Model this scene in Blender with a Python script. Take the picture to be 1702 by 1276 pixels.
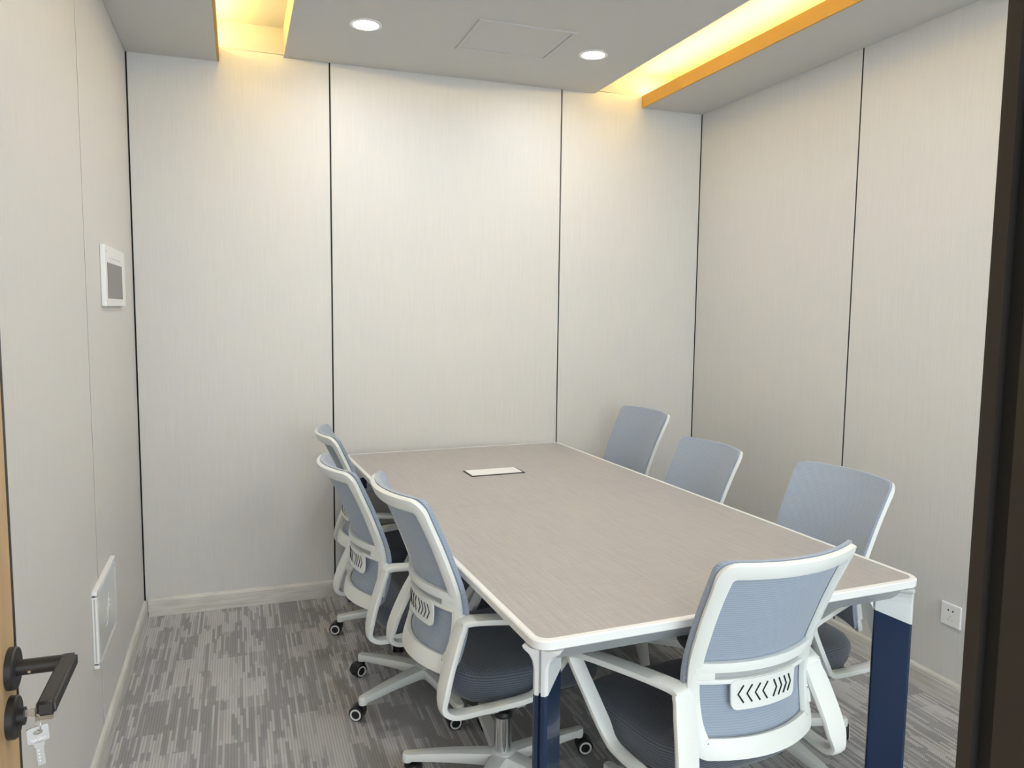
import bpy, bmesh, math, random
from mathutils import Vector, Matrix
random.seed(7)
for o in list(bpy.data.objects):
    bpy.data.objects.remove(o)
scene = bpy.context.scene
C = scene.collection
PI = math.pi

# ------------------------------------------------------------------ camera
CAM = Vector((0.4458, -3.9018, 1.4641))
YAW, PITCH, ROLL, FPX = 0.3410, -0.0959, 0.0110, 1282.4
cd = bpy.data.cameras.new('camera')
cd.sensor_fit = 'HORIZONTAL'; cd.sensor_width = 36.0
cd.lens = FPX / 1702.0 * 36.0
cd.clip_start = 0.02
cam = bpy.data.objects.new('camera', cd); C.objects.link(cam)
fw = Vector((math.sin(YAW)*math.cos(PITCH), math.cos(YAW)*math.cos(PITCH), math.sin(PITCH)))
rt = fw.cross(Vector((0, 0, 1))).normalized(); up = rt.cross(fw)
rr = math.cos(ROLL)*rt + math.sin(ROLL)*up
uu = -math.sin(ROLL)*rt + math.cos(ROLL)*up
m = Matrix((rr, uu, -fw)).transposed().to_4x4(); m.translation = CAM
cam.matrix_world = m
scene.camera = cam

# ------------------------------------------------------------------ world, exposure
w = bpy.data.worlds.new('world'); scene.world = w; w.use_nodes = True
w.node_tree.nodes['Background'].inputs[0].default_value = (0.88, 0.945, 1.0, 1)
w.node_tree.nodes['Background'].inputs[1].default_value = 1.45
vs = scene.view_settings
vs.view_transform = 'Standard'; vs.look = 'None'; vs.gamma = 1.0; vs.use_curve_mapping = False
vs.exposure = 1.62
DOWNLIGHT = 60.0         # emission of each downlight lens
LED = 31.0               # emission of the warm cove strips
LED_COL = (1.0, 0.66, 0.16, 1)

# ------------------------------------------------------------------ room measures
W = 2.962; YN = -3.55            # right wall x, near (glazed) wall y
HS, HC, HT = 2.580, 2.630, 2.763 # soffit, dropped panel, cove ceiling
HP = 2.643                       # top of wall panels
XS1, XS2 = 0.39, 2.572           # soffit edges
XC1, XC2 = 0.674, 2.285          # dropped panel edges

# ------------------------------------------------------------------ materials
def mat(name, col, rough=0.5, metal=0.0, spec=0.5, coat=0.0):
    M = bpy.data.materials.new(name); M.use_nodes = True
    b = M.node_tree.nodes['Principled BSDF']
    b.inputs['Base Color'].default_value = (*col, 1)
    b.inputs['Roughness'].default_value = rough
    b.inputs['Metallic'].default_value = metal
    b.inputs['Specular IOR Level'].default_value = spec
    b.inputs['Coat Weight'].default_value = coat
    return M
class N:
    """small node helper"""
    def __init__(s, M): s.t = M.node_tree; s.b = s.t.nodes['Principled BSDF']
    def new(s, typ, **kw):
        n = s.t.nodes.new(typ)
        for k, v in kw.items():
            if k.startswith('i_'):
                key = k[2:]; key = int(key) if key.isdigit() else key
                s.set(n, key, v)
            else: setattr(n, k, v)
        return n
    def set(s, n, key, v):
        if hasattr(v, 'is_linked') or isinstance(v, bpy.types.NodeSocket): s.t.links.new(v, n.inputs[key])
        else: n.inputs[key].default_value = v
    def math(s, op, a, b=None):
        n = s.t.nodes.new('ShaderNodeMath'); n.operation = op
        s.set(n, 0, a)
        if b is not None: s.set(n, 1, b)
        return n.outputs[0]
    def mixc(s, f, a, b):
        n = s.t.nodes.new('ShaderNodeMix'); n.data_type = 'RGBA'
        s.set(n, 0, f); s.set(n, 6, a); s.set(n, 7, b)
        return n.outputs[2]
    def bump(s, h, strength=0.3, dist=0.002):
        n = s.t.nodes.new('ShaderNodeBump')
        n.inputs['Strength'].default_value = strength; n.inputs['Distance'].default_value = dist
        s.t.links.new(h, n.inputs['Height']); s.t.links.new(n.outputs[0], s.b.inputs['Normal'])
    def coord(s, kind='Object', scale=(1, 1, 1)):
        if kind == 'World': src = s.new('ShaderNodeNewGeometry').outputs['Position']
        else: src = s.new('ShaderNodeTexCoord').outputs[kind]
        mp = s.new('ShaderNodeMapping'); mp.inputs['Scale'].default_value = scale
        s.t.links.new(src, mp.inputs[0]); return mp.outputs[0]
    def noise(s, vec, scale=1.0, detail=3, rough=0.5):
        n = s.new('ShaderNodeTexNoise'); s.t.links.new(vec, n.inputs['Vector'])
        n.inputs['Scale'].default_value = scale; n.inputs['Detail'].default_value = detail
        n.inputs['Roughness'].default_value = rough
        return n.outputs['Fac']
    def sep(s, vec):
        n = s.new('ShaderNodeSeparateXYZ'); s.t.links.new(vec, n.inputs[0]); return n.outputs
    def white(s, x, y):
        c = s.new('ShaderNodeCombineXYZ'); s.set(c, 0, x); s.set(c, 1, y)
        n = s.new('ShaderNodeTexWhiteNoise'); n.noise_dimensions = '2D'
        s.t.links.new(c.outputs[0], n.inputs['Vector']); return n.outputs['Value']
    def ramp(s, f, p0, p1):
        n = s.new('ShaderNodeMapRange'); s.set(n, 0, f)
        n.inputs[1].default_value = p0; n.inputs[2].default_value = p1; return n.outputs[0]

MT = {}
def wall_mat():
    M = mat('wall_panel_linen', (0.70, 0.68, 0.64), 0.42, spec=0.35); n = N(M)
    a = n.noise(n.coord('World', (260, 260, 5.0)), 1, 4, 0.6)
    b = n.noise(n.coord('World', (45, 45, 1.2)), 1, 2)
    f = n.math('ADD', n.math('MULTIPLY', a, 0.86), n.math('MULTIPLY', b, 0.14))
    f = n.ramp(f, 0.3, 0.7)
    n.t.links.new(n.mixc(f, (0.630, 0.616, 0.594, 1), (0.690, 0.676, 0.654, 1)), n.b.inputs['Base Color'])
    n.bump(f, 0.12, 0.0012)
    return M
MT['wall'] = wall_mat()
MT['seam'] = mat('black_seam_backing', (0.012, 0.011, 0.012), 0.7)
MT['plaster'] = mat('white_ceiling_paint', (0.58, 0.575, 0.56), 0.65, spec=0.25)
MT['lip'] = mat('glow_tinted_cove_lip', (0.60, 0.36, 0.10), 0.6, spec=0.2)  # orange glow bounced from the cove strips is put into this colour
def base_mat():
    M = mat('limed_wood_baseboard', (0.66, 0.63, 0.57), 0.45); n = N(M)
    f = n.ramp(n.noise(n.coord('World', (6, 6, 70)), 1, 4), 0.35, 0.7)
    n.t.links.new(n.mixc(f, (0.56, 0.53, 0.48, 1), (0.72, 0.70, 0.65, 1)), n.b.inputs['Base Color'])
    return M
MT['base'] = base_mat()
def carpet_mat():
    M = mat('grey_streaked_carpet', (0.2, 0.2, 0.2), 0.95, spec=0.1); n = N(M)
    v = n.sep(n.coord('World')); x, y = v[0], v[1]
    PR = 0.0096                                        # one row of loops
    xi = n.math('FLOOR', n.math('DIVIDE', x, PR)); r1 = n.white(xi, 3.3)
    yi = n.math('FLOOR', n.math('ADD', n.math('DIVIDE', y, 0.15), n.math('MULTIPLY', r1, 9.0)))
    s = n.white(xi, yi)
    def block(wx, wy, seed):
        bx = n.math('FLOOR', n.math('DIVIDE', x, wx)); rb = n.white(bx, seed)
        by = n.math('FLOOR', n.math('ADD', n.math('DIVIDE', y, wy), n.math('MULTIPLY', rb, 5.0)))
        return n.white(bx, by)
    b = n.math('ADD', n.math('MULTIPLY', block(PR*9, 0.24, 11.7), 0.6), n.math('MULTIPLY', block(PR*16, 0.37, 5.1), 0.4))
    d = n.math('SUBTRACT', n.math('ADD', n.math('MULTIPLY', s, 0.62), n.math('MULTIPLY', b, 0.75)), 0.70)
    light = n.ramp(d, -0.12, 0.12)
    # loops: rows of slanted stitches
    fx = n.math('FRACT', n.math('DIVIDE', x, PR))
    zig = n.math('ABSOLUTE', n.math('SUBTRACT', fx, 0.5))
    st = n.math('SINE', n.math('MULTIPLY', n.math('ADD', y, n.math('MULTIPLY', zig, 0.011)), 2*PI/0.0068))
    row = n.math('SINE', n.math('MULTIPLY', fx, PI))
    fuzz = n.noise(n.coord('World', (420, 420, 60)), 1, 2, 0.6)
    h = n.math('ADD', n.math('MULTIPLY', n.math('MULTIPLY', n.ramp(st, -1.0, 1.0), row), 0.65), n.math('MULTIPLY', n.ramp(fuzz, 0.3, 0.7), 0.45))
    dark = n.mixc(h, (0.24, 0.235, 0.237, 1), (0.470, 0.460, 0.462, 1))
    lite = n.mixc(h, (0.32, 0.314, 0.317, 1), (0.82, 0.802, 0.807, 1))
    n.t.links.new(n.mixc(light, dark, lite), n.b.inputs['Base Color'])
    n.bump(h, 0.5, 0.003)
    return M
MT['carpet'] = carpet_mat()
MT['slab'] = mat('screed', (0.07, 0.07, 0.07), 0.9)
def table_mat():
    M = mat('greige_linen_laminate', (0.40, 0.36, 0.33), 0.38, spec=0.4); n = N(M)
    a = n.noise(n.coord('Object', (330, 7, 1)), 1, 3, 0.6)
    b = n.noise(n.coord('Object', (10, 260, 1)), 1, 3, 0.6)
    f = n.ramp(n.math('ADD', n.math('MULTIPLY', a, 0.7), n.math('MULTIPLY', b, 0.3)), 0.36, 0.64)
    n.t.links.new(n.mixc(f, (0.348, 0.330, 0.324, 1), (0.446, 0.427, 0.419, 1)), n.b.inputs['Base Color'])
    n.bump(f, 0.08, 0.0006)
    return M
MT['laminate'] = table_mat()
MT['table_white'] = mat('white_powder_coat', (0.80, 0.81, 0.80), 0.35)
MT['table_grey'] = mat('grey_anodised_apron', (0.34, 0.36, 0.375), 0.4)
MT['bracket'] = mat('silver_grey_bracket', (0.66, 0.68, 0.69), 0.38)
MT['navy'] = mat('navy_lacquer', (0.006, 0.021, 0.062), 0.22, spec=0.5, coat=0.3)
MT['plastic'] = mat('white_chair_plastic', (0.79, 0.81, 0.785), 0.34)
MT['plastic_grey'] = mat('greyed_white_plastic', (0.40, 0.41, 0.41), 0.45)  # on the mid-bar strip this grey holds the shade of the recess
def fabric(name, c0, c1, period, zy, rough=0.75, sheen=0.25, bump=0.28):
    M = mat(name, c1, rough, spec=0.25); n = N(M)
    v = n.sep(n.coord('Object'))
    s = n.math('SINE', n.math('MULTIPLY', v[2], 2*PI/period))
    if zy:
        nz = n.math('ABSOLUTE', n.sep(n.new('ShaderNodeTexCoord').outputs['Normal'])[2])
        s2 = n.math('SINE', n.math('MULTIPLY', v[1], 2*PI/period))
        k = n.ramp(nz, 0.62, 0.82)
        s = n.math('ADD', n.math('MULTIPLY', s, n.math('SUBTRACT', 1.0, k)), n.math('MULTIPLY', s2, k))
    f = n.ramp(s, -1.0, 0.4)
    fine = n.noise(n.coord('Object', (700, 700, 700)), 1, 1)
    f2 = n.math('MULTIPLY', f, n.ramp(fine, 0.1, 0.6))
    n.t.links.new(n.mixc(f2, (*c0, 1), (*c1, 1)), n.b.inputs['Base Color'])
    n.b.inputs['Sheen Weight'].default_value = sheen
    n.bump(s, bump, 0.0012)
    return M
MT['mesh'] = fabric('blue_grey_mesh', (0.290, 0.340, 0.418), (0.348, 0.402, 0.490), 0.0058, 0.0)
MT['seat'] = fabric('dark_blue_grey_seat_mesh', (0.055, 0.064, 0.080), (0.125, 0.145, 0.182), 0.0065, 0.12)
MT['black'] = mat('black_plastic', (0.012, 0.012, 0.013), 0.4)
MT['ring'] = mat('white_wheel_ring', (0.78, 0.78, 0.76), 0.4)
MT['chrome'] = mat('chrome', (0.75, 0.76, 0.77), 0.08, metal=1.0)
MT['steel'] = mat('brushed_steel', (0.55, 0.54, 0.52), 0.3, metal=1.0)
MT['black_metal'] = mat('matt_black_metal', (0.020, 0.018, 0.017), 0.38)
MT['frame_black'] = mat('dark_bronze_aluminium', (0.023, 0.020, 0.017), 0.42)
MT['gasket'] = mat('black_gasket', (0.004, 0.004, 0.004), 0.6)
def wood_mat():
    M = mat('light_oak_veneer', (0.6, 0.42, 0.24), 0.42); n = N(M)
    a = n.noise(n.coord('Object', (40, 40, 2.2)), 1, 5, 0.62)
    b = n.noise(n.coord('Object', (7, 7, 0.9)), 1, 3)
    f = n.ramp(n.math('ADD', n.math('MULTIPLY', a, 0.5), n.math('MULTIPLY', b, 0.5)), 0.35, 0.66)
    n.t.links.new(n.mixc(f, (0.42, 0.265, 0.125, 1), (0.62, 0.445, 0.25, 1)), n.b.inputs['Base Color'])
    return M
MT['oak'] = wood_mat()
MT['box_white'] = mat('white_abs', (0.84, 0.84, 0.83), 0.32)
MT['smoke'] = mat('grey_smoked_cover', (0.17, 0.155, 0.145), 0.3)
MT['frost'] = mat('frosted_white_glass', (0.70, 0.73, 0.72), 0.12, coat=0.6)
MT['etch'] = mat('etched_mark', (0.86, 0.88, 0.87), 0.5)
MT['hole'] = mat('dark_opening', (0.01, 0.01, 0.01), 0.8)
MT['ink'] = mat('pale_grey_print', (0.50, 0.49, 0.47), 0.6)
def emis(name, col, strength):
    M = bpy.data.materials.new(name); M.use_nodes = True; t = M.node_tree
    t.nodes.remove(t.nodes['Principled BSDF'])
    e = t.nodes.new('ShaderNodeEmission'); e.inputs[0].default_value = col; e.inputs[1].default_value = strength
    t.links.new(e.outputs[0], t.nodes['Material Output'].inputs[0]); return M
MT['lens'] = emis('downlight_lens', (0.92, 0.965, 1.0, 1), DOWNLIGHT)
MT['led'] = emis('warm_led', LED_COL, LED)
def glass_mat():
    M = bpy.data.materials.new('clear_partition_glass'); M.use_nodes = True; t = M.node_tree
    t.nodes.remove(t.nodes['Principled BSDF'])
    tr = t.nodes.new('ShaderNodeBsdfTransparent'); tr.inputs[0].default_value = (0.95, 0.97, 0.96, 1)
    gl = t.nodes.new('ShaderNodeBsdfGlossy'); gl.inputs['Roughness'].default_value = 0.02
    fr = t.nodes.new('ShaderNodeFresnel'); fr.inputs[0].default_value = 1.35
    mx = t.nodes.new('ShaderNodeMixShader')
    t.links.new(fr.outputs[0], mx.inputs[0]); t.links.new(tr.outputs[0], mx.inputs[1]); t.links.new(gl.outputs[0], mx.inputs[2])
    t.links.new(mx.outputs[0], t.nodes['Material Output'].inputs[0]); return M
MT['glass'] = glass_mat()

# ------------------------------------------------------------------ mesh helpers
def mesh_from(name, verts, faces, smooth=False):
    me = bpy.data.meshes.new(name); me.from_pydata([tuple(v) for v in verts], [], faces)
    bm = bmesh.new(); bm.from_mesh(me); bmesh.ops.recalc_face_normals(bm, faces=bm.faces); bm.to_mesh(me); bm.free()
    if smooth:
        me.polygons.foreach_set('use_smooth', [True]*len(me.polygons))
    return me
def sharp(me, deg=40):
    """smooth shading with hard edges above an angle"""
    bm = bmesh.new(); bm.from_mesh(me)
    for f in bm.faces: f.smooth = True
    for e in bm.edges:
        e.smooth = not (len(e.link_faces) == 2 and e.calc_face_angle(0) > math.radians(deg))
    bm.to_mesh(me); bm.free(); return me
def join(name, *meshes):
    bm = bmesh.new()
    for me in meshes: bm.from_mesh(me)
    out = bpy.data.meshes.new(name); bm.to_mesh(out); bm.free(); return out
def moved(me, M):
    me = me.copy(); me.transform(M); return me
def box_me(name, lo, hi, bevel=0.0, seg=2):
    bm = bmesh.new(); bmesh.ops.create_cube(bm, size=1.0)
    for v in bm.verts:
        v.co = Vector([lo[i] + (v.co[i]+0.5)*(hi[i]-lo[i]) for i in range(3)])
    if bevel > 0:
        bmesh.ops.bevel(bm, geom=list(bm.edges), offset=bevel, segments=seg, affect='EDGES', profile=0.5)
    me = bpy.data.meshes.new(name); bm.to_mesh(me); bm.free()
    return me
def obj(name, me, m, parent=None, loc=None, rot=None):
    if m is not None and not me.materials: me.materials.append(MT[m])
    o = bpy.data.objects.new(name, me); C.objects.link(o)
    if parent is not None: o.parent = parent
    if loc is not None: o.location = loc
    if rot is not None: o.rotation_euler = rot
    return o
def empty(name, loc=(0, 0, 0), rz=0.0):
    o = bpy.data.objects.new(name, None); C.objects.link(o); o.empty_display_size = 0.1
    o.location = loc; o.rotation_euler = (0, 0, rz); return o
def tag(o, label, cat, group=None):
    o['label'] = label; o['category'] = cat
    if group: o['group'] = group
    return o
def struct(o, label, cat='room'):
    o['kind'] = 'structure'; o['label'] = label; o['category'] = cat; return o
def lathe(name, prof, seg=24, axis='Z'):
    """prof: list of (radius, height); closed with caps where radius is 0"""
    vs_, fs = [], []
    for r, h in prof:
        for k in range(seg):
            a = 2*PI*k/seg; vs_.append((r*math.cos(a), r*math.sin(a), h))
    for i in range(len(prof)-1):
        for k in range(seg):
            k2 = (k+1) % seg
            fs.append((i*seg+k, i*seg+k2, (i+1)*seg+k2, (i+1)*seg+k))
    fs.append(tuple(range(seg))); fs.append(tuple(range((len(prof)-1)*seg, len(prof)*seg)))
    me = mesh_from(name, vs_, fs); me = sharp(me, 35)
    if axis == 'X': me.transform(Matrix.Rotation(PI/2, 4, 'Y'))
    if axis == 'Y': me.transform(Matrix.Rotation(-PI/2, 4, 'X'))
    return me
def ring_me(name, r0, r1, h0, h1, seg=28, axis='Z'):
    """flat ring with rectangular section"""
    prof = [(r0, h0), (r1, h0), (r1, h1), (r0, h1)]
    vs_, fs = [], []
    for r, h in prof:
        for k in range(seg):
            a = 2*PI*k/seg; vs_.append((r*math.cos(a), r*math.sin(a), h))
    for i in range(4):
        j = (i+1) % 4
        for k in range(seg):
            k2 = (k+1) % seg
            fs.append((i*seg+k, i*seg+k2, j*seg+k2, j*seg+k))
    me = sharp(mesh_from(name, vs_, fs), 35)
    if axis == 'X': me.transform(Matrix.Rotation(PI/2, 4, 'Y'))
    if axis == 'Y': me.transform(Matrix.Rotation(-PI/2, 4, 'X'))
    return me
def prism(name, poly, z0, z1):
    n = len(poly); v = [(p[0], p[1], z0) for p in poly] + [(p[0], p[1], z1) for p in poly]
    f = [tuple(range(n)), tuple(range(n, 2*n))] + [(i, (i+1) % n, n+(i+1) % n, n+i) for i in range(n)]
    return mesh_from(name, v, f)
def catmull(P, n, closed):
    P = [Vector(p) for p in P]; out = []; L = len(P)
    rng = L if closed else L-1
    for i in range(rng):
        if closed: a, b, c, d = P[(i-1) % L], P[i], P[(i+1) % L], P[(i+2) % L]
        else: a, b, c, d = P[max(i-1, 0)], P[i], P[i+1], P[min(i+2, L-1)]
        for k in range(n):
            t = k/n
            out.append(0.5*((2*b) + (c-a)*t + (2*a-5*b+4*c-d)*t*t + (3*b-a-3*c+d)*t**3))
    if not closed: out.append(P[-1])
    return out
def sweep(name, path, side, hw, ht, closed=False, nprof=14, ex=5.0, bias=None):
    """rounded-rect section swept on path; side(i) gives the width direction; hw, ht half sizes (lists or numbers)"""
    L = len(path); V, F = [], []
    for i, p in enumerate(path):
        if closed: t = path[(i+1) % L]-path[i-1]
        else: t = path[min(i+1, L-1)]-path[max(i-1, 0)]
        t = t.normalized(); s = side(i) if callable(side) else side
        s = (s - t*s.dot(t)).normalized(); n = t.cross(s).normalized()
        a = hw[i] if isinstance(hw, (list, tuple)) else hw
        b = ht[i] if isinstance(ht, (list, tuple)) else ht
        for k in range(nprof):
            th = 2*PI*(k+0.5)/nprof; c, q = math.cos(th), math.sin(th)
            r = (abs(c)**ex+abs(q)**ex)**(-1/ex)
            V.append(p + s*(a*c*r) + n*(b*q*r))
    rng = L if closed else L-1
    for i in range(rng):
        j = (i+1) % L
        for k in range(nprof):
            k2 = (k+1) % nprof
            F.append((i*nprof+k, i*nprof+k2, j*nprof+k2, j*nprof+k))
    if not closed:
        F.append(tuple(range(nprof))); F.append(tuple(range((L-1)*nprof, L*nprof)))
    return sharp(mesh_from(name, V, F), 50)

# ================================================================== STRUCTURE
# floor slab + carpet tiles
fl = struct(obj('floor', box_me('floor', (-0.12, -5.4, -0.12), (W+0.12, 0.12, -0.007)), 'slab'),
            'grey carpet tile floor with paler streaks and blocks', 'floor')
T = 0.5
nx, ny = 6, 10
tile_cache = {}
for i in range(nx):
    for j in range(ny):
        x0, x1 = i*T, min((i+1)*T, W); y1, y0 = -j*T, -(j+1)*T
        key = round(x1-x0, 4)
        if key not in tile_cache:
            g = 0.00015
            tile_cache[key] = box_me('carpet_tile', (g, g, -0.007), (x1-x0-g, T-g, 0.0))
        obj('carpet_tile', tile_cache[key], 'carpet', fl, loc=(x0, y0, 0))

# walls: dark backing with pale panels proud of it
G = 0.0038
def wall(name, backing, panels, label, seams=()):
    o = struct(obj(name, box_me(name, *backing), 'seam'), label, 'wall')
    for lo, hi in panels:
        obj('wall_panel', box_me('wall_panel', lo, hi, 0.0012, 1), 'wall', o)
    for lo, hi in seams:
        obj('seam_strip', box_me('seam_strip', lo, hi), 'seam', o)
    return o
D = 0.012
wall('wall_back', ((-0.14, D, 0), (W+0.14, 0.12, HT+0.1)),
     [((x0, 0, 0.02), (x1, D, HP)) for x0, x1 in ((0.006, 0.885-G), (0.885+G, 2.095-G), (2.095+G, W-0.004))],
     'back wall of three tall pale linen-textured panels with black seams')
G2 = 0.0046
wall('wall_left', ((-0.12, -5.4, 0), (-D, D, HT+0.1)),
     [((-D, y0, 0.02), (0, y1, HP)) for y0, y1 in ((-1.165+G2, -0.002), (-2.375+G2, -1.165-G2), (-3.585+G2, -2.375-G2), (-5.38, -3.585-G2))],
     'left wall of tall pale linen-textured panels with thin seams',
     [((-D, y-G2, 0.02), (-0.0009, y+G2, HP)) for y in (-1.165, -2.375, -3.585)])
wall('wall_right', ((W+D, -5.4, 0), (W+0.12, D, HT+0.1)),
     [((W, y0, 0.02), (W+D, y1, HP)) for y0, y1 in ((-1.207+G, -0.002), (-2.417+G, -1.207-G), (-3.627+G, -2.417-G), (-5.38, -3.627-G))],
     'right wall of tall pale linen-textured panels with black seams',
     [((W+0.0009, y-G, 0.02), (W+D, y+G, HP)) for y in (-1.207, -2.417, -3.627)])
# plaster upstands above the panels inside the coves
# baseboards with moulded top
def baseboard(name, L, loc, rz, label):
    prof = [(0, 0), (-0.015, 0), (-0.015, 0.062), (-0.013, 0.066), (-0.0135, 0.070), (-0.011, 0.078), (-0.006, 0.083), (0, 0.085)]
    V = [(0, y, z) for y, z in prof] + [(L, y, z) for y, z in prof]; n = len(prof)
    F = [tuple(range(n)), tuple(range(n, 2*n))] + [(i, (i+1) % n, n+(i+1) % n, n+i) for i in range(n)]
    o = obj(name, mesh_from(name, V, F), 'base', loc=loc, rot=(0, 0, rz))
    return struct(o, label, 'baseboard')
baseboard('baseboard_back', W-0.034, (0.017, 0, 0.0003), 0, 'pale limed wood baseboard along the back wall')
baseboard('baseboard_left', 3.5, (0, -3.517, 0.0003), PI/2, 'pale baseboard along the left wall')
baseboard('baseboard_right', 3.5, (W, -0.017, 0.0003), -PI/2, 'pale baseboard along the right wall')

# ceiling: slab, two side soffits with lips, a dropped middle panel
ce = struct(obj('ceiling', box_me('ceiling', (-0.12, -5.4, HT), (W+0.12, 0.12, HT+0.1)), 'plaster'),
            'white stepped ceiling with a dropped middle panel between two lit coves', 'ceiling')
YE = YN-0.05
obj('cove_end', box_me('cove_end', (0.0, -0.001, HP+0.0008), (W, 0.012, HT)), 'plaster', ce)
obj('cove_end', box_me('cove_end', (0.0, YE-0.02, HC-0.1), (W, YE, HT)), 'plaster', ce)
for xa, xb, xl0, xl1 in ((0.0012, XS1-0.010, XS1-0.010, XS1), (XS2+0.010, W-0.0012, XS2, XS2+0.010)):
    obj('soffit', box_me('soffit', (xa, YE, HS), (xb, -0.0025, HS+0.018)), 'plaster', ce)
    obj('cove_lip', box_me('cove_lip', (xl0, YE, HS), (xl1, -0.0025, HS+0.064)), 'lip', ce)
obj('dropped_panel', box_me('dropped_panel', (XC1, YE, HC), (XC2, -0.0025, HT)), 'plaster', ce)

# warm LED strips on small ledges behind the lips, level with the lip tops
for x, lab in ((XS1-0.034, 'warm yellow strip light in the ceiling cove over the left wall'),
               (XS2+0.034, 'warm yellow strip light in the ceiling cove over the right wall')):
    r = empty('cove_light', (x, -1.78, HS+0.018)); tag(r, lab, 'strip light', 'cove strip lights')
    obj('channel', box_me('channel', (-0.012, -1.76, 0), (0.012, 1.76, 0.048)), 'box_white', r)
    obj('led_tape', box_me('led_tape', (-0.007, -1.755, 0.048), (0.007, 1.755, 0.058)), 'led', r)

# downlights; the middle row is unseen, added to spread the light
dl_ring = ring_me('trim_ring', 0.052, 0.066, -0.005, 0.0, 40)
dl_lens = lathe('lens', [(0.052, -0.0035), (0.050, -0.0045)], 40)
for x, y, lab in ((0.969, -0.575, 'round white recessed downlight, the left one of the lit pair by the ceiling hatch'),
                  (2.003, -0.575, 'round white recessed downlight between the ceiling hatch and the yellow cove'),
                  (0.969, -1.66, 'added round downlight above the left edge of the table, unseen, to even the light'),
                  (2.003, -1.66, 'added round downlight above the right edge of the table, unseen, to even the light'),
                  (0.969, -2.75, 'round recessed downlight over the doorway side, out of frame'),
                  (2.003, -2.75, 'round recessed downlight over the glazed side, out of frame')):
    r = empty('downlight', (x, y, HC)); tag(r, lab, 'downlight', 'ceiling downlights')
    obj('trim_ring', dl_ring, 'box_white', r); obj('lens', dl_lens, 'lens', r)

# access hatch in the dropped panel
ha = tag(empty('access_hatch', (1.608, -0.617, HC)), 'square white access hatch set into the ceiling between the downlights', 'hatch')
hw_, hd_ = 0.218, 0.187
fr = []
for lo, hi in (((-hw_, -hd_), (hw_, -hd_+0.02)), ((-hw_, hd_-0.02), (hw_, hd_)), ((-hw_, -hd_+0.02), (-hw_+0.02, hd_-0.02)), ((hw_-0.02, -hd_+0.02), (hw_, hd_-0.02))):
    fr.append(box_me('f', (lo[0], lo[1], -0.006), (hi[0], hi[1], 0.0)))
obj('hatch_frame', join('hatch_frame', *fr), 'plaster', ha)
obj('hatch_gap', box_me('hatch_gap', (-hw_+0.019, -hd_+0.019, -0.0012), (hw_-0.019, hd_-0.019, 0.0)), 'table_grey', ha)
obj('hatch_panel', box_me('hatch_panel', (-hw_+0.0225, -hd_+0.0225, -0.003), (hw_-0.0225, hd_-0.0225, 0.0), 0.001, 1), 'plaster', ha)

# near side: dark aluminium door frame and glazed partition (the camera stands in its doorway)
XJ = 0.88
fr_o = struct(obj('trim_1', join('trim_1',
    box_me('a', (XJ, YN-0.010, 0), (XJ+0.05, YN, HC-0.1)),                 # room-side leaf of the jamb
    box_me('b', (XJ+0.012, YN-0.016, 0), (XJ+0.05, YN-0.010, HC-0.1)),
    box_me('c', (XJ+0.002, YN-0.055, 0), (XJ+0.05, YN-0.022, HC-0.1)),
    box_me('d', (0.05, YN-0.055, 0), (0.098, YN, HC-0.1)),
    box_me('e', (0.098, YN-0.055, 2.20), (XJ, YN, 2.25)),
    box_me('g', (0.002, YN-0.055, HC-0.1), (W-0.002, YN, HS-0.002))), 'frame_black'), 'dark bronze aluminium door frame along the right edge', 'door frame')
obj('gasket', box_me('gasket', (XJ+0.006, YN-0.022, 0), (XJ+0.012, YN-0.010, HC-0.1)), 'gasket', fr_o)
wn = struct(obj('window_1', join('window_1',
    box_me('a', (XJ+0.05, YN-0.05, 0.0), (W-0.002, YN-0.005, 0.06)), box_me('b', (1.90, YN-0.05, 0.06), (1.94, YN-0.005, HC-0.1)),
    box_me('c', (W-0.045, YN-0.05, 0.06), (W-0.002, YN-0.005, HC-0.1)), box_me('d', (XJ+0.05, YN-0.05, 2.20), (1.90, YN-0.005, 2.24))), 'frame_black'),
    'dark framed glazed partition beside the doorway', 'window')
for lo, hi in (((XJ+0.05, 0.06), (1.90, 2.20)), ((1.94, 0.06), (W-0.045, HC-0.1)), ((XJ+0.05, 2.24), (1.90, HC-0.1)), ((0.098, 2.25), (XJ, HC-0.1))):
    obj('pane', box_me('pane', (lo[0], YN-0.031, lo[1]), (hi[0], YN-0.025, hi[1])), 'glass', wn)

# door leaf, swung open into the room along the left wall
XD = 0.144; YF = -2.700
door = struct(obj('door_1', box_me('door_1', (XD-0.042, YN+0.006, 0.008), (XD, YF-0.004, 2.195), 0.001, 1), 'oak'),
              'light oak door with black edge, open at the left', 'door')
obj('edge_strip', box_me('edge_strip', (XD-0.043, YF-0.004, 0.008), (XD+0.001, YF+0.003, 2.195)), 'frame_black', door)
hz, hy = 0.974, -2.734
obj('rosette', lathe('rosette', [(0.0285, 0), (0.0285, 0.008), (0.027, 0.010)], 36, 'X'), 'black_metal', door, (XD, hy, hz))
lev = obj('door_handle', join('door_handle',
    lathe('n', [(0.0105, 0.0), (0.0105, 0.058)], 20, 'X')), 'black_metal', door, (XD+0.008, hy, hz))
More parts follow.
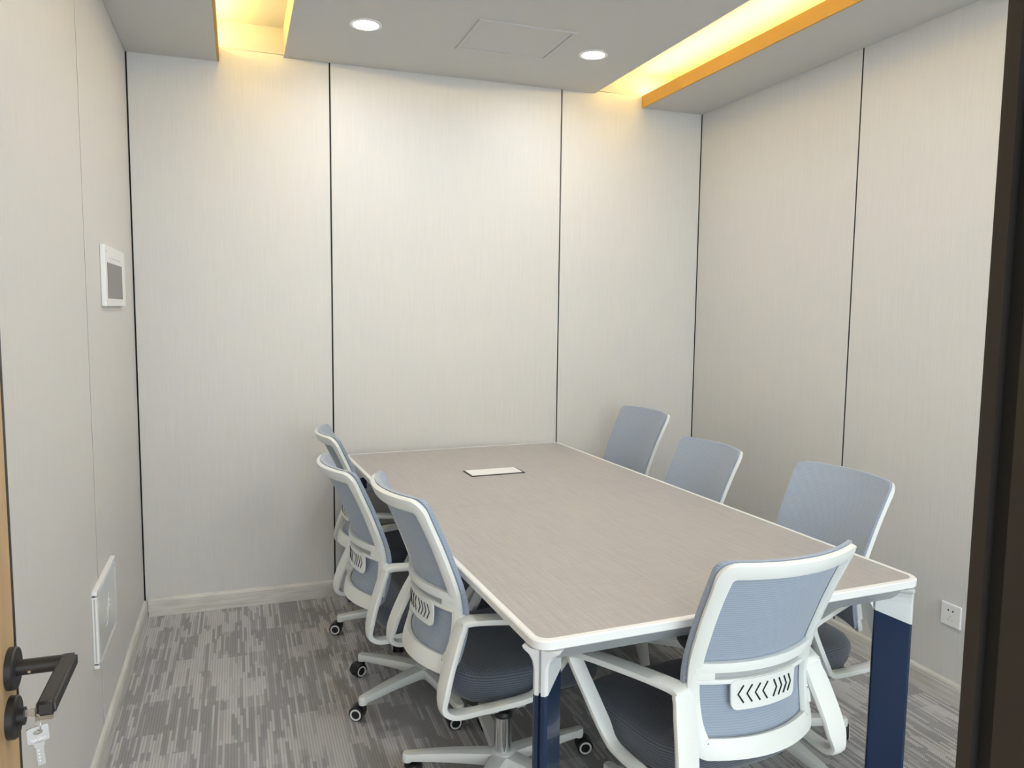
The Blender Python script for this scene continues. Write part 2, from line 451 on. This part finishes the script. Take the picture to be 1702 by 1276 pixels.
# flat lever: mitred bar running back towards the hinge side
lv = prism('lever_grip', [(0.052, 0.010), (0.073, 0.010), (0.073, -0.135), (0.052, -0.135)], -0.0095, 0.0095)
bm = bmesh.new(); bm.from_mesh(lv); bmesh.ops.bevel(bm, geom=list(bm.edges), offset=0.0035, segments=3, affect='EDGES'); bm.to_mesh(lv); bm.free()
obj('lever_grip', sharp(lv, 50), 'black_metal', lev)
obj('grub_screw', lathe('grub_screw', [(0.0022, 0.0), (0.0022, 0.0012)], 12, 'Y'), 'chrome', lev, (0.018, -0.0112, -0.003), (0.2, 0, 0))
lock = obj('lock_rosette', lathe('lock_rosette', [(0.0285, 0), (0.0285, 0.008), (0.027, 0.010)], 36, 'X'), 'black_metal', door, (XD, -2.742, 0.909))
obj('lock_cylinder', lathe('lock_cylinder', [(0.012, 0.0), (0.012, 0.018)], 20, 'X'), 'black_metal', lock)

# keys: one in the lock, one hanging from the ring
ks = tag(empty('key_bunch', (XD+0.018, -2.742, 0.909)), 'steel keys on a wire ring hanging from the door lock', 'keys')
def key_me(name, blade):
    hd = [(-0.0125, 0.0), (-0.0125, 0.020), (0.0125, 0.022), (0.0125, 0.001)]
    parts = []
    # head plate with a round hole
    V, F = [], []; n = 28
    for z in (-0.001, 0.001):
        for k in range(n):
            a = 2*PI*k/n; c, s = math.cos(a), math.sin(a); r = 1/max(abs(c)/0.0125, abs(s)/0.0110)
            V.append((r*c, z, 0.011+r*s))
        for k in range(n):
            a = 2*PI*k/n; V.append((0.0055*math.cos(a), z, 0.0145+0.0036*math.sin(a)))
    for k in range(n):
        k2 = (k+1) % n
        F += [(k, k2, n+k2, n+k), (2*n+k, 2*n+k2, 3*n+k2, 3*n+k), (k, k2, 2*n+k2, 2*n+k), (n+k, n+k2, 3*n+k2, 3*n+k)]
    parts.append(mesh_from('h', V, F))
    parts.append(box_me('s', (-0.0060, -0.001, -0.006), (0.0060, 0.001, 0.001)))
    parts.append(box_me('b', (-0.0046, -0.001, -blade), (0.0046, 0.001, -0.006)))
    return join(name, *parts)
kb = key_me('key', 0.032)
k1 = obj('key', kb, 'steel', ks, (0.025, -0.045, -0.017), (0.0, -0.07, 0.35))
for q in range(4):
    obj('dimple', lathe('dimple', [(0.0012, 0), (0.0010, 0.0003)], 10, 'Y'), 'ring', k1, (-0.0015, -0.0014, -0.011-q*0.0048))
# embossed squiggle on the key head
pts = [Vector((-0.008+0.016*t/24, -0.0012, 0.0045+0.0022*math.sin(t*1.35)*(1 if t < 16 else 0.5))) for t in range(25)]
obj('emboss', sweep('emboss', pts, Vector((0, 0, 1)), 0.00045, 0.0004, nprof=6), 'ring', k1)
rp = [Vector((0, 0.0095*math.cos(2*PI*k/24), 0.0095*math.sin(2*PI*k/24))) for k in range(24)]
obj('key_ring', sweep('key_ring', rp, Vector((1, 0, 0)), 0.0006, 0.0006, True, 8, 2.0), 'chrome', ks, (0.024, -0.040, 0.006), (0, 0, 0.5))
obj('key_in_lock', key_me('key_in_lock', 0.030), 'steel', ks, (0.012, 0, 0.003), (0, PI/2, 0))

# ================================================================== WALL FITTINGS
# consumer unit, left wall
eb = tag(empty('breaker_box', (0, -0.645, 1.46)), 'white breaker box with grey cover high on the left wall', 'breaker box')
obj('case', box_me('case', (0.0, -0.245, 0.0), (0.017, 0.245, 0.215), 0.004, 3), 'box_white', eb)
obj('cover', box_me('cover', (0.0165, -0.205, 0.028), (0.0185, 0.150, 0.155), 0.001, 2), 'smoke', eb)
obj('printed_line', box_me('printed_line', (0.0168, -0.15, 0.172), (0.0173, 0.12, 0.174)), 'ink', eb)
obj('printed_line', box_me('printed_line', (0.0168, -0.225, 0.190), (0.0173, -0.21, 0.196)), 'ink', eb)
# low media box with frosted cover
lb = tag(empty('media_box', (0, -1.11, 0.335)), 'white media box with frosted cover low on the left wall', 'media box')
obj('rim', join('rim', box_me('a', (0, -0.19, 0), (0.016, 0.19, 0.020), 0.003), box_me('b', (0, -0.19, 0.228), (0.016, 0.19, 0.248), 0.003),
    box_me('c', (0, -0.19, 0.010), (0.016, -0.165, 0.238), 0.003), box_me('d', (0, 0.165, 0.010), (0.016, 0.19, 0.238), 0.003)), 'box_white', lb)
fc = obj('frosted_cover', box_me('frosted_cover', (0.0, -0.178, 0.015), (0.0155, 0.178, 0.233), 0.001, 1), 'frost', lb)
obj('side_slot', box_me('side_slot', (0.006, -0.1903, 0.020), (0.010, -0.189, 0.225)), 'ink', lb)
mk = []
for (y0, z0, y1, z1) in ((-0.03, 0.10, 0.02, 0.15), (0.0, 0.09, 0.03, 0.17), (-0.02, 0.13, 0.04, 0.125), (-0.035, 0.075, 0.0, 0.10), (0.02, 0.15, 0.04, 0.135)):
    mk.append(sweep('m', catmull([Vector((0.0156, y0, z0)), Vector((0.0156, (y0+y1)/2+0.006, (z0+z1)/2)), Vector((0.0156, y1, z1))], 5, False), Vector((0, 0.5, 0.5)), 0.003, 0.0003, nprof=6))
obj('etched_mark', join('etched_mark', *mk), 'etch', fc)
# wall socket, right wall
so = tag(empty('wall_socket', (W, -1.805, 0.293)), 'white square wall socket low on the right wall', 'socket')
obj('plate', box_me('plate', (-0.008, -0.043, 0), (0, 0.043, 0.086), 0.003, 3), 'box_white', so)
for q, (y, z, a, ln_) in enumerate(((0.010, 0.060, 0.0, 0.004), (-0.010, 0.060, 0.0, 0.004))):
    obj('pin_hole', lathe('pin_hole', [(0.0034, 0), (0.0034, 0.0006)], 12, 'X'), 'hole', so, (-0.0085, y, z))
for y, z, a in ((0.0, 0.038, 0.0), (0.009, 0.024, 0.5), (-0.009, 0.024, -0.5)):
    obj('pin_slot', box_me('pin_slot', (-0.0085, -0.0012, -0.0035), (-0.0079, 0.0012, 0.0035)), 'ink', so, (0, y, z), (a, 0, 0))

# ================================================================== TABLE
TW, TL, TZ = 1.165, 2.33, 0.742
tb = tag(empty('conference_table', (1.567, -1.207, 0), math.radians(2.8)),
         'long greige meeting table with white edge and navy legs', 'table')
HX, HY, RC = TW/2, TL/2, 0.040
def rrect(hx, hy, r, n=8):
    pts = []
    for cx, cy, a0 in ((hx-r, hy-r, 0), (-hx+r, hy-r, PI/2), (-hx+r, -hy+r, PI), (hx-r, -hy+r, 1.5*PI)):
        for k in range(n+1):
            a = a0+PI/2*k/n; pts.append((cx+r*math.cos(a), cy+r*math.sin(a)))
    return pts
def loop_mesh(name, spec):
    loops = [[(x, y, z) for x, y in rrect(HX-off, HY-off, r)] for off, z, r in spec]
    n = len(loops[0]); V = [v for l in loops for v in l]; F = []
    for i in range(len(loops)):
        j = (i+1) % len(loops)
        for k in range(n):
            k2 = (k+1) % n; F.append((i*n+k, i*n+k2, j*n+k2, j*n+k))
    return sharp(mesh_from(name, V, F), 28)
obj('edge_frame', loop_mesh('edge_frame', ((0.016, TZ-0.023, 0.030), (0.016, TZ, 0.030), (0.003, TZ, 0.040), (0.0, TZ-0.003, 0.042), (0.0, TZ-0.020, 0.042), (0.003, TZ-0.023, 0.040))), 'table_white', tb)
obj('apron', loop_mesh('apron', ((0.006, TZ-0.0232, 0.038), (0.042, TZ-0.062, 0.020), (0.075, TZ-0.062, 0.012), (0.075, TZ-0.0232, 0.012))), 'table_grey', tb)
# two laminate halves
def half_top(sgn):
    hx, hy, r = HX-0.0165, HY-0.0165, 0.030
    pts = [p for p in rrect(hx, hy, r) if p[1]*sgn > 0]
    pts += [(-hx*sgn, 0.0004*sgn), (hx*sgn, 0.0004*sgn)]
    # order round the half
    pts.sort(key=lambda p: math.atan2(p[1]-sgn*hy/2, p[0]))
    return prism('top_panel', pts, TZ-0.022, TZ-0.0005)
obj('top_panel', half_top(1), 'laminate', tb); obj('top_panel', half_top(-1), 'laminate', tb)
# legs: diagonal blades with a slotted outer end, white bracket above navy leg
def blade(L, Tk, notch=True):
    """section in (d along diagonal inward, t across); outer end at d=0"""
    h = Tk/2; c = 0.006; p = [(c, h), (L-0.004, h), (L, h-0.004), (L, -h+0.004), (L-0.004, -h), (c, -h), (0, -h+c)]
    if notch: p += [(0, -0.003), (0.009, -0.003), (0.009, 0.003), (0, 0.003)]
    p += [(0, h-c)]
    return p
def leg_mesh(name, secs):
    V, F = [], []; n = len(secs[0][0])
    for sec, zf in secs:
        for d, t in sec: V.append((d, t, zf(d) if callable(zf) else zf))
    for i in range(len(secs)-1):
        for k in range(n):
            k2 = (k+1) % n; F.append((i*n+k, i*n+k2, (i+1)*n+k2, (i+1)*n+k))
    F.append(tuple(range(n))); F.append(tuple(range((len(secs)-1)*n, len(secs)*n)))
    return mesh_from(name, V, F)
LB, LTk = 0.098, 0.036
cut = lambda d: 0.612 + 0.030*min(max(d/LB, 0), 1)
brk = leg_mesh('leg_bracket', [(blade(LB, LTk), cut), (blade(LB, LTk), 0.672), (blade(LB+0.006, LTk+0.006), 0.688),
               (blade(LB+0.020, LTk+0.022), 0.702), (blade(LB+0.045, LTk+0.050), 0.712), (blade(LB+0.05, LTk+0.055), 0.7175)])
legm = leg_mesh('leg', [(blade(LB-0.001, LTk-0.001), 0.0), (blade(LB-0.001, LTk-0.001), lambda d: cut(d)-0.0004)])
foot = lathe('foot', [(0.014, 0.0), (0.014, 0.004)], 16)
for sx in (-1, 1):
    for sy in (-1, 1):
        # outer end sits just inside the rounded corner
        cx, cy = sx*(HX-0.0165), sy*(HY-0.0165)
        ang = math.atan2(-sy, -sx)
        obj('leg_bracket', brk, 'bracket', tb, (cx, cy, 0), (0, 0, ang))
        obj('leg', legm, 'navy', tb, (cx, cy, 0.0), (0, 0, ang))
# under-frame rails
for y in (-0.55, 0.55):
    obj('cross_rail', box_me('cross_rail', (-HX+0.075, y-0.03, TZ-0.070), (HX-0.075, y+0.03, TZ-0.022), 0.003, 1), 'table_white', tb)
# cable port
cp = obj('cable_port', join('cable_port', box_me('a', (-0.126, -0.060, -0.003), (0.126, -0.054, 0.0025)), box_me('b', (-0.126, 0.054, -0.003), (0.126, 0.060, 0.0025)),
         box_me('c', (-0.126, -0.054, -0.003), (-0.120, 0.054, 0.0025)), box_me('d', (0.120, -0.054, -0.003), (0.126, 0.054, 0.0025)),
         box_me('e', (-0.12, -0.054, -0.003), (0.12, 0.054, -0.0002))), 'black', tb, (-0.033, 0.530, TZ))
obj('flap', box_me('flap', (-0.1185, -0.046, 0.0), (0.1185, 0.0525, 0.004), 0.0012, 2), 'box_white', cp, (0, 0, 0), (0.02, 0, 0))

# ================================================================== CHAIRS
def lerp_tab(tab, z):
    for (z0, v0), (z1, v1) in zip(tab, tab[1:]):
        if z <= z1 or (z1, v1) == tab[-1]:
            t = (z-z0)/(z1-z0); t = max(-0.3, min(1.3, t))
            return v0+(v1-v0)*t
def smooth_tab(tab, z):
    # mild smoothing of a piecewise-linear table
    return sum(lerp_tab(tab, z+d) for d in (-0.04, -0.02, 0, 0.02, 0.04))/5
YCOR = [(0.44, -0.250), (0.52, -0.222), (0.60, -0.212), (0.66, -0.222), (0.80, -0.275), (0.94, -0.340)]
WID = [(0.44, 0.178), (0.60, 0.191), (0.70, 0.197), (0.94, 0.206)]
KSAG = [(0.44, 0.052), (0.94, 0.056)]
def S(u, z, off=0.0):
    """point on the curved back; off > 0 moves towards the sitter"""
    k = lerp_tab(KSAG, z); wd = smooth_tab(WID, z)
    return Vector((u*wd, smooth_tab(YCOR, z) - k*(1-u*u) + off, z))
def SN(u, z):
    a = S(u+0.02, z)-S(u-0.02, z); b = S(u, z+0.01)-S(u, z-0.01)
    return a.cross(b).normalized()      # points backwards (-y) or forwards; sign handled by users
def patch(name, zlo, zhi, ulim, off, th, r_z, r_u, nu=24, nv=30):
    """solid curved sheet with rounded corners"""
    V, F = [], []
    for side in (0, 1):
        for j in range(nv+1):
            q = -1+2*j/nv; q = math.copysign(1-(1-abs(q))**1.5, q)
            z = (zlo+zhi)/2+(zhi-zlo)/2*q
            d = min(z-zlo, zhi-z); e = 1.0
            if d < r_z: e = 1-(r_u/ulim)*(1-math.sqrt(max(0, 1-((r_z-d)/r_z)**2)))
            for i in range(nu+1):
                u = (-1+2*i/nu)*ulim*e
                V.append(S(u, z, off+(th if side else 0)))
    M_ = (nu+1)*(nv+1)
    idx = lambda s, j, i: s*M_+j*(nu+1)+i
    for j in range(nv):
        for i in range(nu):
            F.append((idx(0, j, i), idx(0, j, i+1), idx(0, j+1, i+1), idx(0, j+1, i)))
            F.append((idx(1, j, i), idx(1, j+1, i), idx(1, j+1, i+1), idx(1, j, i+1)))
    rim = [(0, i) for i in range(nu)] + [(j, nu) for j in range(nv)] + [(nv, i) for i in range(nu, 0, -1)] + [(j, 0) for j in range(nv, 0, -1)]
    for a, b in zip(rim, rim[1:]+rim[:1]):
        F.append((idx(0, *a), idx(0, *b), idx(1, *b), idx(1, *a)))
    return sharp(mesh_from(name, V, F), 60)

def build_chair_parts():
    P = {}
    # --- back frame: closed rounded loop on the curved back plus mid bars
    z0, z1, ul = 0.462, 0.918, 0.925
    ctrl = []
    def corner(cu, cz, ru, rz, a0):
        for k in range(7):
            a = a0+PI/2*k/6; ctrl.append((cu+ru*math.cos(a), cz+rz*math.sin(a)))
    ru, rz, rub, rzb = 0.105, 0.022, 0.07, 0.014
    def line(a, b, n):
        for k in range(1, n):
            t = k/n; ctrl.append((a[0]+(b[0]-a[0])*t, a[1]+(b[1]-a[1])*t))
    corner(ul-ru, z1-rz, ru, rz, 0); line((ul-ru, z1), (-ul+ru, z1), 14)
    corner(-ul+ru, z1-rz, ru, rz, PI/2); line((-ul, z1-rz), (-ul, z0+rzb), 18)
    corner(-ul+rub, z0+rzb, rub, rzb, PI); line((-ul+rub, z0), (ul-rub, z0), 14)
    corner(ul-rub, z0+rzb, rub, rzb, 1.5*PI); line((ul, z0+rzb), (ul, z1-rz), 18)
    path = [S(u, z) for u, z in ctrl]
    def side(i):
        L = len(path); t = (path[(i+1) % L]-path[i-1]).normalized()
        u, z = ctrl[i]; return t.cross(SN(u, z))
    hw = []
    for u, z in ctrl:
        top = max(0, min(1, (z-0.86)/0.05)); bot = max(0, min(1, (0.50-z)/0.035))
        hw.append(0.0165 + 0.003*top + 0.008*bot - 0.002*(1 if 0.5 < z < 0.64 else 0))
    f1 = sweep('fr', path, side, hw, 0.0085, True, 14, 6)
    def bar(z, half, th, off=0.0, uu=0.93):
        pts = [S(-uu+2*uu*k/20, z, off) for k in range(21)]
        return sweep('bar', pts, Vector((0, 0, 1)), half, th, False, 12, 6)
    P['back_frame'] = join('back_frame', f1, bar(0.655, 0.0125, 0.009), bar(0.618, 0.0060, 0.009, 0, 0.90),
                           *[sweep('e', [S(s*0.62, 0.66), S(s*0.95, 0.66)], Vector((0, 0, 1)), 0.001, 0.001) for s in ()])
    # solid shoulders between the two mid bars
    sh = []
    for s in (-1, 1):
        pts = [S(s*(0.70+0.24*k/5), 0.636) for k in range(6)]
        sh.append(sweep('s', pts, Vector((0, 0, 1)), 0.016, 0.0085, False, 12, 6))
    P['back_frame'] = join('back_frame', P['back_frame'], *sh)
    rec = [S(-0.72+1.44*k/16, 0.637, 0.004) for k in range(17)]
    P['recess_shade_strip'] = sweep('recess_shade_strip', rec, Vector((0, 0, 1)), 0.0125, 0.0015, False, 8, 6)  # white plastic in a recess, its shade painted in as grey
    # --- mesh back, stretched over the front of the frame
    P['back_mesh'] = patch('back_mesh', 0.452, 0.940, 1.0, 0.0095, 0.012, 0.026, 0.10, 28, 40)
    # --- lumbar plate
    P['lumbar_plate'] = patch('lumbar_plate', 0.549, 0.622, 0.52, -0.011, 0.004, 0.016, 0.07, 20, 14)
    sl = []
    for q, u0 in enumerate((-0.43, -0.31, -0.19, -0.075, 0.155, 0.25, 0.345, 0.435)):
        sgn = 1 if q < 4 else -1            # seen from behind: four pointing left, four pointing right
        aw = 0.072 if q < 4 else 0.058
        zc = 0.586; pts = [(u0+sgn*aw, zc+0.021), (u0, zc), (u0+sgn*aw, zc-0.021)]
        pp = [S(u, z, -0.0118) for u, z in pts]
        sl.append(sweep('slot', pp, Vector((1, 0, 0.01)), 0.0021, 0.0008, False, 6, 6))
    P['slots'] = sl
    # --- arms
    def arm(s):
        c = [(0.203, -0.215, 0.595), (0.228, -0.155, 0.601), (0.264, -0.055, 0.599), (0.292, 0.035, 0.592), (0.304, 0.085, 0.582), (0.306, 0.098, 0.568),
             (0.300, 0.085, 0.540), (0.286, 0.045, 0.480), (0.273, 0.005, 0.422), (0.267, -0.022, 0.388), (0.261, -0.058, 0.373),
             (0.252, -0.150, 0.365), (0.245, -0.240, 0.362), (0.241, -0.276, 0.371), (0.238, -0.289, 0.395), (0.228, -0.274, 0.460), (0.212, -0.243, 0.540), (0.204, -0.224, 0.580)]
        pts = catmull([Vector((s*x, y, z)) for x, y, z in c], 4, True)
        hw = []
        for i in range(len(pts)):
            y, z = pts[i].y, pts[i].z
            rear = max(0, min(1, (-0.20-y)/0.04)); low = max(0, min(1, (0.42-z)/0.03)); topp = max(0, min(1, (z-0.57)/0.02))
            hw.append(0.020 + 0.010*rear*(1-low) + 0.004*topp - 0.004*low*(1-rear))
        return sweep('armrest', pts, lambda i: Vector((1, 0, 0)), hw, 0.0095, True, 14, 5)
    P['arm_r'] = arm(1); P['arm_l'] = arm(-1)
    P['screw'] = lathe('screw', [(0.0055, 0), (0.0055, 0.003), (0.003, 0.0042)], 14, 'Y')
    P['bracket'] = box_me('arm_bracket', (-0.011, -0.010, -0.075), (0.011, 0.012, 0.045), 0.005, 2)
    # --- seat cushion
    V, F = [], []; nu, nv = 40, 9
    prof = [(-0.059, 0.88), (-0.056, 0.945), (-0.035, 0.985), (-0.008, 1.0), (0.010, 0.992), (0.024, 0.955), (0.032, 0.88), (0.037, 0.70), (0.039, 0.40)]
    for h, sc in prof:
        for k in range(nu):
            a = 2*PI*k/nu; c, q = math.cos(a), math.sin(a); r = (abs(c)**4.5+abs(q)**4.5)**(-1/4.5)
            x = 0.236*r*c*sc; y = 0.232*r*q*sc
            x *= 1.0+0.05*(y/0.232)
            drop = 0.03*max(0, (y-0.12)/0.12)**2      # waterfall front
            V.append((x, y+0.005, 0.412+h-drop))
    for j in range(len(prof)-1):
        for k in range(nu):
            k2 = (k+1) % nu; F.append((j*nu+k, j*nu+k2, (j+1)*nu+k2, (j+1)*nu+k))
    F.append(tuple(range(nu))); F.append(tuple(range((len(prof)-1)*nu, len(prof)*nu)))
    P['seat'] = sharp(mesh_from('seat', V, F), 60)
    pan = prism('seat_pan', [(x, y) for x, y in rrect(0.20, 0.19, 0.06, 6)], 0.338, 0.3528)
    P['seat_pan'] = pan
    P['mechanism'] = box_me('tilt_mechanism', (-0.07, -0.10, 0.300), (0.07, 0.09, 0.338), 0.008, 2)
    # cross tube that carries both arms under the seat
    P['arm_tube'] = join('arm_bar', box_me('a', (-0.245, -0.165, 0.340), (0.245, -0.125, 0.3525), 0.003, 1), box_me('b', (-0.245, -0.075, 0.340), (0.245, -0.045, 0.3525), 0.003, 1))
    # --- gas lift
    P['lift'] = lathe('gas_lift', [(0.0145, 0.20), (0.0145, 0.32)], 24)
    P['sleeve'] = lathe('lift_sleeve', [(0.0265, 0.095), (0.0265, 0.220)], 28)
    P['collar'] = lathe('lift_collar', [(0.0285, 0.218), (0.0285, 0.228), (0.024, 0.236), (0.0165, 0.240)], 28)
    # --- five-star base
    parts = [lathe('hub', [(0.036, 0.058), (0.045, 0.066), (0.045, 0.095), (0.038, 0.105), (0.029, 0.108)], 32)]
    for k in range(5):
        a = 2*PI*k/5; d = Vector((math.cos(a), math.sin(a), 0)); sd = Vector((-d.y, d.x, 0))
        pts, hw, ht = [], [], []
        for q in range(9):
            t = q/8; pts.append(d*(0.02+0.275*t)+Vector((0, 0, 0.084-0.010*t+0.004*math.sin(PI*t))))
            hw.append(0.029-0.0125*t); ht.append(0.021-0.008*t)
        parts.append(sweep('arm', pts, sd, hw, ht, False, 12, 5))
        e = lathe('end', [(0.0155, 0.058), (0.0165, 0.066), (0.0165, 0.080), (0.013, 0.0865)], 18)
        parts.append(moved(e, Matrix.Translation(d*0.298)))
    P['base'] = join('star_base', *parts)
    # --- caster: hood, stem, twin wheels (axis along X), rings
    hood_V, hood_F = [], []; ns = 14
    for xs in (-0.021, 0.021):
        for k in range(ns+1):
            a = math.radians(-15+205*k/ns); hood_V.append((xs, 0.020+0.0265*math.cos(a), 0.027+0.0265*math.sin(a)))
        hood_V.append((xs, 0.020, 0.024))
    mk_ = ns+2
    for k in range(mk_): hood_F.append((k, (k+1) % mk_, mk_+(k+1) % mk_, mk_+k))
    hood_F.append(tuple(range(mk_))); hood_F.append(tuple(range(mk_, 2*mk_)))
    hood = mesh_from('hood', hood_V, hood_F)
    stem = lathe('stem', [(0.0115, 0.040), (0.0115, 0.060)], 14)
    wh = []
    for s in (-1, 1):
        wv = lathe('w', [(0.021, 0.0), (0.0255, 0.003), (0.0255, 0.012), (0.022, 0.0155)], 26, 'X')
        wh.append(moved(wv, Matrix.Translation((0.0065 if s > 0 else -0.022, 0.020, 0.0255))))
    P['caster'] = sharp(join('caster', hood, stem, *wh), 40)
    P['ring_a'] = moved(ring_me('wheel_ring', 0.0150, 0.0205, 0.0, 0.0022, 26, 'X'), Matrix.Translation((0.0215, 0.020, 0.0255)))
    P['ring_b'] = moved(ring_me('wheel_ring', 0.0150, 0.0205, -0.0022, 0.0, 26, 'X'), Matrix.Translation((-0.0215, 0.020, 0.0255)))
    return P
CP = build_chair_parts()
def chair(x, y, rot_deg, lift, base_deg, seed, label, cast=None):
    rnd = random.Random(seed)
    r = empty('office_chair', (x, y, 0), math.radians(rot_deg)); tag(r, label, 'chair', 'office chairs around the table')
    up_ = (0, 0, lift)
    bf = obj('back_frame', CP['back_frame'], 'plastic', r, up_)
    obj('recess_shade_strip', CP['recess_shade_strip'], 'plastic_grey', bf)
    obj('back_mesh', CP['back_mesh'], 'mesh', r, up_)
    lp = obj('lumbar_plate', CP['lumbar_plate'], 'plastic', r, up_)
    for s in CP['slots']: obj('vent_slot', s, 'hole', lp)
    for k, s in (('arm_r', 1), ('arm_l', -1)):
        a = obj('armrest', CP[k], 'plastic', r, up_)
        b = obj('arm_bracket', CP['bracket'], 'plastic', a, (s*0.182, -0.219, 0.565), (-0.18, 0, 0))
        obj('screw', CP['screw'], 'chrome', a, (s*0.182, -0.2325, 0.535), (PI-0.1, 0, 0))
    se = obj('seat', CP['seat'], 'seat', r, up_)
    obj('seat_pan', CP['seat_pan'], 'black', se)
    mc = obj('tilt_mechanism', CP['mechanism'], 'black', r, up_)
    obj('arm_bar', CP['arm_tube'], 'plastic_grey', mc)
    gl = obj('gas_lift', CP['lift'], 'chrome', r, up_)
    sv = obj('lift_sleeve', CP['sleeve'], 'chrome', r); obj('lift_collar', CP['collar'], 'black', sv)
    bd = math.radians(base_deg-rot_deg)
    obj('star_base', CP['base'], 'plastic', r, (0, 0, 0), (0, 0, bd))
    for k in range(5):
        a = bd+2*PI*k/5
        sw = rnd.uniform(0, 2*PI) if not cast or k not in cast else math.radians(cast[k]-rot_deg)
        c = obj('caster', CP['caster'], 'black', r, (0.298*math.cos(a), 0.298*math.sin(a), 0.0003), (0, 0, sw))
        obj('wheel_ring', CP['ring_a'], 'ring', c); obj('wheel_ring', CP['ring_b'], 'ring', c)
    return r
# position of the swivel column, facing direction (0 = +y), column height, base angle (world)
chair(1.578, -2.178, 6.5, -0.010, -36, 1, 'office chair at the near end of the table, its back to the viewer')
chair(1.192, -1.752, -84.0, 0.034, 14, 2, 'office chair on the left side of the table, nearest the door', {1: -90, 4: 90})
chair(1.100, -1.108, -83.5, -0.020, 136, 3, 'office chair on the left side of the table, middle of three', {0: 120, 1: 60, 2: 90})
chair(1.150, -0.478, -90.5, -0.010, 180, 4, 'office chair on the left side of the table, nearest the back wall', {0: 70})
chair(2.085, -1.827, 94.0, -0.018, -15, 5, 'office chair on the right side of the table, nearest the wall socket')
chair(2.037, -1.086, 92.0, -0.043, 30, 6, 'office chair on the right side of the table, middle of three')
chair(2.087, -0.430, 94.0, 0.018, 50, 7, 'office chair on the right side of the table, nearest the back corner')
